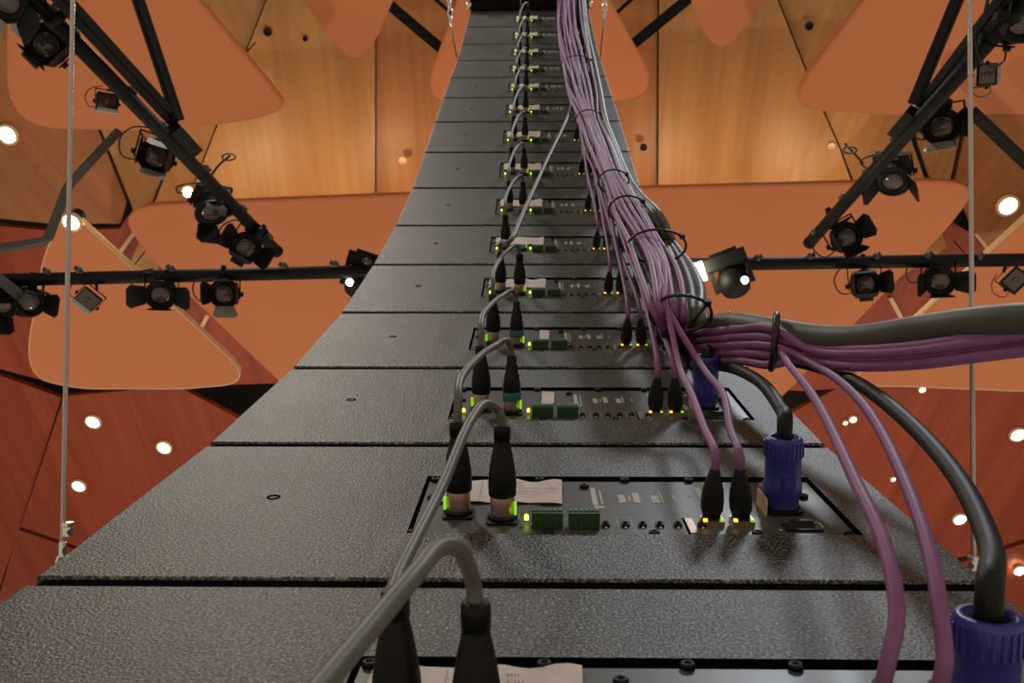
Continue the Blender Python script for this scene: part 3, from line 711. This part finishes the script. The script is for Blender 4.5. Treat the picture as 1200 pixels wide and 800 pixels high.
# ------------------------------------------------------------------ cables
def plug_xlr(parent, i, c, teal=False, lean=0.):
    mw = BM[i] @ T(c[0], c[1], Zp + .002) @ Matrix.Rotation(lean, 4, 'X') @ Matrix.Diagonal((.97, .97, .85, 1))
    k = MB(); k.lathe([(.0100, 0), (.0105, .001), (.0105, .022), (.0098, .024)], 18); p = link('plug_shell', k.mesh('plug_shell', 'nickel'), parent, mw)
    k = MB()
    if teal:
        k.lathe([(.0112, .028), (.0108, .038), (.0095, .045), (.0092, .052), (.0078, .056), (.0072, .066), (.0060, .070), (.0058, .080), (.0046, .082)], 16)
        for q in range(5): k.lathe([(.0118 - q * .0004, .030 + q * .0032), (.0122 - q * .0004, .031 + q * .0032), (.0118 - q * .0004, .032 + q * .0032)], 16)
        r = MB(); r.lathe([(.0114, .016), (.0120, .018), (.0120, .027), (.0112, .029)], 16); link('colour_ring', r.mesh('colour_ring', 'teal_ring'), p)
    else:
        k.lathe([(.0102, .0215), (.0118, .023), (.0121, .034), (.0116, .044), (.0100, .056), (.0080, .068), (.0066, .076), (.0066, .078), (.0070, .078), (.0070, .090), (.0062, .092)], 18)
        r = None
    b_ = link('plug_boot', k.mesh('plug_boot', 'rubber'), p)
    return p


def net_boot():
    k = MB()
    secs = [(.0072, .0060, 0), (.0078, .0066, .004), (.0094, .0072, .008), (.0096, .0074, .018), (.0088, .0068, .028), (.0066, .0056, .038), (.0046, .0046, .046), (.0042, .0042, .050)]
    vs = []
    for a, b_, z in secs:
        for q in range(16):
            t = 2 * math.pi * q / 16; cx, sy = math.cos(t), math.sin(t); ex = .55
            vs.append((a * math.copysign(abs(cx) ** ex, cx), b_ * math.copysign(abs(sy) ** ex, sy), z))
    n = 16; fs = [(j * n + q, j * n + (q + 1) % n, (j + 1) * n + (q + 1) % n, (j + 1) * n + q) for j in range(len(secs) - 1) for q in range(n)]
    k.add(vs, fs + [list(range(n))[::-1], [(len(secs) - 1) * n + q for q in range(n)]], 0, True); k.box((0, .0075, .014), (.006, .003, .02)); return k.mesh('plug_boot', 'rubber')


BOOT = net_boot()
k = MB(); k.lathe([(.0150, 0), (.0150, .012), (.0172, .016), (.0172, .026), (.0158, .030), (.0158, .056), (.0166, .058), (.0166, .078), (.0150, .081), (.0110, .081), (.0105, .072)], 28, caps=False)
for q in range(24):
    a = 2 * math.pi * q / 24; k.box((.0167 * math.cos(a), .0167 * math.sin(a), .068), (.0018, .0018, .017), 0, Matrix.Rotation(a, 3, 'Z'))
k.box((0, -.0165, .034), (.012, .006, .022)); k.lathe([(.0105, .072), (.001, .073)], 28, caps=False); PCM = k.mesh('plug_body', 'blue_plastic')
k = MB(); k.box((.0, -.0205, .033), (.008, .003, .014)); PCL = k.mesh('release_latch', 'blue_plastic')


# bundle centreline, from the ceiling down and out to the right
BC = [(664, -70, .10), (666, -20, .10), (668, 30, .10), (675, 70, .10), (683, 110, .11), (690, 140, .12), (701, 170, .13), (712, 198, .14), (724, 224, .15), (738, 252, .15), (754, 283, .145), (768, 312, .135), (777, 342, .125), (783, 370, .105), (793, 396, .08)]
BCP = [on_array(*p) for p in BC]
HWD = [.070, .070, .066, .058, .046, .036, .034, .030, .031, .031, .030, .028, .025, .022, .018]
EX = [at(804, 406, 1.27), at(835, 406, 1.18), at(870, 404, 1.09), at(906, 406, 1.01)]
EXW = [.014, .016, .016, .014]
OUT = [at(950, 417, .97), at(1005, 422, .90), at(1070, 419, .84), at(1140, 410, .79), at(1230, 398, .74)]
OUTW = [.012, .010, .010, .010, .010]
CEN = BCP + EX + OUT; CW = HWD + EXW + OUTW
# transported frames
TAN = [(CEN[min(q + 1, len(CEN) - 1)] - CEN[max(q - 1, 0)]).normalized() for q in range(len(CEN))]
SID = []; s = X.copy()
for q in range(len(CEN)):
    s = (s - TAN[q] * s.dot(TAN[q])).normalized(); SID.append(s.copy())
NRM = [SID[q].cross(TAN[q]) if SID[q].cross(TAN[q]).dot(U) > 0 else -SID[q].cross(TAN[q]) for q in range(len(CEN))]
PINCH = {5: .8, 8: .85, 10: .85, 13: .9, 15: .8, 18: .85}


def strand_pts(a, b_, q0, q1, seed, wob=.35):
    r = random.Random(seed); ph = r.uniform(0, 6.28); fr = r.uniform(.7, 1.3); out = []
    for q in range(q0, q1 + 1):
        wv = math.sin(ph + q * fr) * wob; wv2 = math.cos(ph * 1.7 + q * fr * .8) * wob; kx = PINCH.get(q, 1.0)
        aa = max(-1, min(1, a + wv)) * kx; bb = max(-1, min(1, b_ + wv2))
        out.append(CEN[q] + SID[q] * aa * CW[q] + NRM[q] * bb * (CW[q] * .38 + .004))
    return out


def simple_cable(name, pts, r, m, label, cat, group, per=8, n=8):
    e = empty(name, Matrix.Identity(4)); k = MB(); k.tube(spline(pts, per), r, n); k.build('jacket', m, e); tag(e, label, cat, group); return e


NBC = len(BC)
# network cables: two per cabinet, joining the bundle two cabinets higher up
def bundle_index(i):            # first bundle control point above cabinet i
    for q in range(NBC - 1, -1, -1):
        if (BM[i].inverted() @ CEN[q]).y > 1.75 * H: return q
    return 0


for i in range(NB):
    for c, side, sx in ((RJ1, 'left', -1), (RJ2, 'right', 1)):
        seed = i * 10 + sx; r = random.Random(seed); a0 = r.uniform(-.95, .55); b0 = r.uniform(-.9, .9)
        e = empty('network_cable', Matrix.Identity(4)); k = MB()
        mw = BM[i] @ T(c[0], c[1] + .001, Zp + .004) @ Matrix.Rotation(-.05 * sx if i else .16, 4, 'Y') @ Matrix.Diagonal((.95, .95, .82, 1)); pb = link('plug_boot', BOOT, e, mw)
        top = mw @ Vector((0, 0, .046)); top2 = mw @ Vector((0, 0, .062))
        if i == 0:
            d = 0 if sx < 0 else 1
            way = [(at(1051 + d * 52, 725, .42), at(1040 + d * 50, 650, .455), at(1001 + d * 58, 560, .54), at(958 + d * 52, 472, .72), at(925 + d * 30, 428, .93))]
            pts = [top, top2] + list(way[0]) + [EX[3] + NRM[18] * (-.004 + .006 * d), EX[2] + NRM[17] * .0 + U * (-.008 + d * .006), EX[1] + U * (-.010 + d * .006), EX[0] + U * -.006] + strand_pts(-.3 + d * .3, .6, 0, NBC - 2, seed)[::-1]
        elif i == 1:
            d = 0 if sx < 0 else 1
            pts = [top, top2, at(826 + d * 30, 503, .825), at(811 + d * 37, 463, .92), at(796 + d * 26, 428, 1.07)] + strand_pts(-.2 + d * .3, .9, 0, NBC - 2, seed, .15)[::-1]
        else:
            q = bundle_index(i); st = strand_pts(a0, b0, 0, max(q - 1, 0), seed)[::-1]; pts = [top, top2]
            if len(st) > 1: pts += [top2.lerp(st[0], .5) - BM[i].to_3x3() @ Vector((0, 0, .012))]
            pts += st
            if len(st) < 2: pts += [CEN[0] + SID[0] * a0 * .08 + TAN[0] * -.3]
        k.tube(spline(pts, 7), .0038, 8); k.build('jacket', 'magenta_jacket' if i in (1, 2, 3) and False else 'purple_jacket', e)
        tag(e, 'purple network cable plugged into the %s network port of the %s speaker from the bottom' % (side, ORD[i]) if 0 < i else 'purple network cable hanging to the %s port of the lowest speaker, lower right' % side, 'network cable', 'purple network cables')

# purple trunk cables that leave the bundle to the right
TR = [(-.85, .2), (-.35, .7), (.1, .2), (.55, .75), (.9, .3)]
TL = ['uppermost', 'second', 'middle', 'fourth', 'lowest']
for q, (a, b_) in enumerate(TR):
    pts = strand_pts(.9 - 1.8 * q / 4 * 1., b_, 0, NBC - 2, 300 + q, .12)
    for j in range(4): pts.append(EX[j] + U * (.019 - .0095 * q) + F1 * (.004 * (q % 2)))
    spread_ = (.006, .010, -.001, -.006, .002)[q]
    for j in range(5): pts.append(OUT[j] + U * spread_ + F1 * (.006 * (q % 3) - .006))
    simple_cable('network_cable', pts, .0051, 'purple_jacket', 'purple trunk cable leaving the bundle to the right, %s of five' % TL[q], 'network cable', 'purple trunk cables')

# grey multicore cables beside the purple ones
GL = ['left', 'middle', 'right']
for q in range(3):
    pts = []
    for j in range(0, NBC - 1):
        pts.append(CEN[j] + X * (CW[j] * .95 + .004 + .013 * q * (1 if j > 8 else .6)) + NRM[j] * (-.010 + .004 * math.sin(j * 1.3 + q)))
    pts[10:] = [on_array(776 + q * 6, 283, .09), on_array(792 + q * 10, 318, .10), on_array(799 + q * 11, 346, .095), on_array(804 + q * 7, 372, .08)]
    pts += [at(813 + q * 3, 391, 1.33), at(838, 381 - q, 1.22)]
    pts += [at(866, 380, 1.13), at(906, 387, 1.04), at(960, 396, .97), at(1010, 397, .91), at(1080, 387, .85), at(1150, 378, .79), at(1240, 372, .73)] if q == 1 else [at(868, 392 + q, 1.20), at(906, 398, 1.12), at(960, 406, 1.03), at(1010, 406, .97), at(1080, 396, .90), at(1150, 386, .84), at(1240, 376, .78)]
    pp = spline(pts, 8); n_ = len(pp); rs = []
    for k_ in range(n_):
        t = k_ / n_; x = max(0, min(1, (t - .60) / .12)); rs.append(.0088 + (.0055 * x if q == 1 else .001 * x))
    e = empty('multicore_cable', Matrix.Identity(4)); k = MB(); k.tube(pp, rs, 12); k.build('jacket', 'grey_jacket' if q != 1 else 'thick_jacket', e)
    tag(e, ['thin grey multicore cable nearest the purple bundle', 'thick dark grey multicore cable leaving across the picture to the right edge', 'thin grey multicore cable on the outer right of the bundle'][q], 'multicore cable', 'grey multicore cables')

# power cords with blue twist-lock plugs
for i in range(NB):
    e = empty('power_cord', Matrix.Identity(4)); mw = BM[i] @ T(PC[0], PC[1], Zp + .004) @ Matrix.Diagonal((.95, .95, .74, 1)); p = link('plug_body', PCM, e, mw); link('release_latch', PCL, p)
    top = mw @ Vector((0, 0, .070)); top2 = mw @ Vector((0, 0, .084 if i == 2 else .100)); rad = .0065
    if i == 0: pts = [top, top2, at(1161, 640, .50), at(1124, 562, .60), at(1062, 492, .74), at(1000, 446, .90), at(950, 428, 1.02), at(906, 420, 1.12), at(868, 418, 1.2), at(836, 418, 1.3), at(810, 412, 1.4)] + [CEN[q] - NRM[q] * .03 for q in range(NBC - 2, 6, -1)]
    elif i == 1: pts = [top, top2, at(916, 480, .87), at(895, 451, .95), at(864, 433, 1.07), at(834, 427, 1.22), at(810, 420, 1.38)] + [CEN[q] - NRM[q] * .035 + X * .01 for q in range(NBC - 2, 5, -1)]
    elif i == 2: pts = [top, top2, on_array(833, 404, .03), on_array(828, 376, .045), on_array(818, 348, .06), on_array(806, 318, .06)] + [CEN[q] + X * (CW[q] + .01) - NRM[q] * .03 for q in (10, 8, 6, 4, 2)]
    elif i + 2 < NB:
        q = bundle_index(i); pts = [top, top2, bp_(i + 1, .245, .02, .06), bp_(i + 1, .25, .2, .05), bp_(i + 2, .245, .05, .05)] + [CEN[j] + X * (CW[j] * .7) - NRM[j] * .03 for j in range(max(q - 1, 0), -1, -1)]
    else: pts = [top, top2, bp_(i, .24, .30, .09), CEN[0] + X * .04]
    k = MB(); k.tube(spline(pts, 8), rad, 10); k.build('jacket', 'black_jacket', e)
    tag(e, {0: 'black power cord with blue plug on the lowest speaker, lower right corner', 1: 'black power cord with blue plug on the second speaker from the bottom'}.get(i, 'black power cord with blue plug on the %s speaker from the bottom' % ORD[i]), 'power cord', 'black power cords with blue plugs')

# audio link cables: right socket of one cabinet to left socket of the cabinet below
for i in range(NB):
    if i == 5: continue
    teal = i in (2, 3); e = empty('audio_cable', Matrix.Identity(4)); plug_xlr(e, i, XR, teal)
    hA = Zp + (.069 if teal else .077)
    pts = [bp_(i, XR[0], XR[1], hA), bp_(i, XR[0] - .001, XR[1] - .001, hA + .012)]
    if i > 0:
        plug_xlr(e, i - 1, XL)
        apex = [bp_(i, XR[0] - .006, XR[1] - .012, hA + .022), bp_(i, XR[0] - .018, XR[1] - .042, hA + .022)]
        low = bp_(i - 1, XL[0] - .001, XL[1] + .034, .102)
        if i == 1: pts += [at(583, 480, .765), at(570, 473, .75), at(551, 494, .70), at(518, 570, .60), at(487, 632, .52), at(464, 680, .465), at(456, 712, .437), bp_(0, XL[0], XL[1], .070)]
        else: pts += apex + [apex[1].lerp(low, .5) + BM[i].to_3x3() @ Vector((-.003, 0, .003)), low, bp_(i - 1, XL[0], XL[1] + .010, .094), bp_(i - 1, XL[0], XL[1] + .001, .082), bp_(i - 1, XL[0], XL[1], .070)]
    else:
        pts += [at(548, 662, .400), at(538, 643, .385), at(517, 641, .37), at(486, 674, .335), at(437, 732, .30), at(380, 800, .265), at(330, 860, .24)]
    k = MB(); k.tube(spline(pts, 8), .0037, 10); k.build('jacket', 'grey_jacket', e)
    tag(e, 'grey audio cable looping from the %s speaker down to the %s speaker' % (ORD[i], ORD[i - 1]) if i else 'grey audio cable in the foreground looping out of the bottom of the picture', 'audio cable', 'grey audio link cables')
e = empty('audio_cable', Matrix.Identity(4)); plug_xlr(e, 4, XL)
k = MB(); k.tube(spline([bp_(4, XL[0], XL[1], .070), bp_(4, XL[0], XL[1] + .002, .09), on_array(598, 282, .13), on_array(616, 243, .13), on_array(641, 188, .12), on_array(664, 140, .11), on_array(670, 120, .10), on_array(668, 60, .09), on_array(664, -10, .09)], 10), .0044, 8); k.build('jacket', 'grey_jacket', e)
tag(e, 'long straight grey audio cable running diagonally from the bundle to the fifth speaker', 'audio cable', 'grey audio link cables')
e = empty('audio_cable', Matrix.Identity(4)); plug_xlr(e, NB - 1, XL); k = MB(); k.tube(spline([bp_(NB - 1, XL[0], XL[1], .070), bp_(NB - 1, XL[0], XL[1] + .03, .11), bp_(NB - 1, XL[0] + .03, H + .1, .12), bp_(NB - 1, XL[0] + .06, H + .5, .14)], 8), .0037, 8); k.build('jacket', 'grey_jacket', e)
tag(e, 'grey audio cable rising from the topmost speaker past the rigging frame', 'audio cable', 'grey audio link cables')

# cable ties round the bundle
def tie(c, s, n, a, b_, label, tail=None, r=.0022):
    pts = [c + s * (a * math.cos(t)) + n * (b_ * math.sin(t)) for t in [2 * math.pi * q / 24 for q in range(24)]]
    e = empty('cable_tie', Matrix.Identity(4)); k = MB(); k.tube(pts, r, 6, closed=True); k.build('strap', 'tie', e)
    hp = c + s * a * .85 + n * b_ * .6; k = MB(); k.box(hp, (.008, .008, .008)); k.build('head', 'tie', e)
    if tail: k = MB(); k.tube(spline([hp] + tail, 6), r * .9, 6); k.build('tail', 'tie', e)
    tag(e, label, 'cable tie', 'black cable ties')


def tie_at(f, label, wa=1.15, extra=0., tail=None):
    q = int(f); t = f - q; L = lambda A: A[q].lerp(A[q + 1], t); wv = CW[q] * (1 - t) + CW[q + 1] * t
    tie(L(CEN) + SID[q] * extra, SID[q], NRM[q], wv * wa + extra, wv * .45 + .014, label, tail)


tie_at(3.2, 'black cable tie high on the purple bundle near the rigging'); tie_at(5.0, 'black cable tie on the bundle beside the long diagonal grey cable'); tie_at(7.6, 'black cable tie on the bundle, third from the top')
tie_at(8.8, 'black cable tie round the bundle level with the seventh speaker')
tie_at(10.2, 'black cable tie round purple and grey cables with knob, above the blue plug', 1.0, .018)
tie_at(12.9, 'black cable tie with curled tail where the bundle nears its bend', 1.0, .016, [on_array(812, 380, .07), on_array(818, 388, .07), on_array(826, 392, .07), on_array(834, 403, .06)])
c = at(803, 406, 1.27); tie(c, (F1 + R1 * .2).normalized(), (U * .98 - R1 * .15).normalized(), .022, .028, 'black cable tie at the bend where the cables turn right', r=.0025)
c = at(907, 400, 1.02); tie(c, (R1 * .25 + F1 * .97).normalized(), (U * .97 + R1 * .1).normalized(), .028, .030, 'thick black cable tie round the cables leaving right', r=.0038)
c = at(855, 380, 1.16); tie(c, (R1 * .2 + F1 * .97).normalized(), U, .015, .015, 'small black cable tie on the thick grey cable', r=.002)
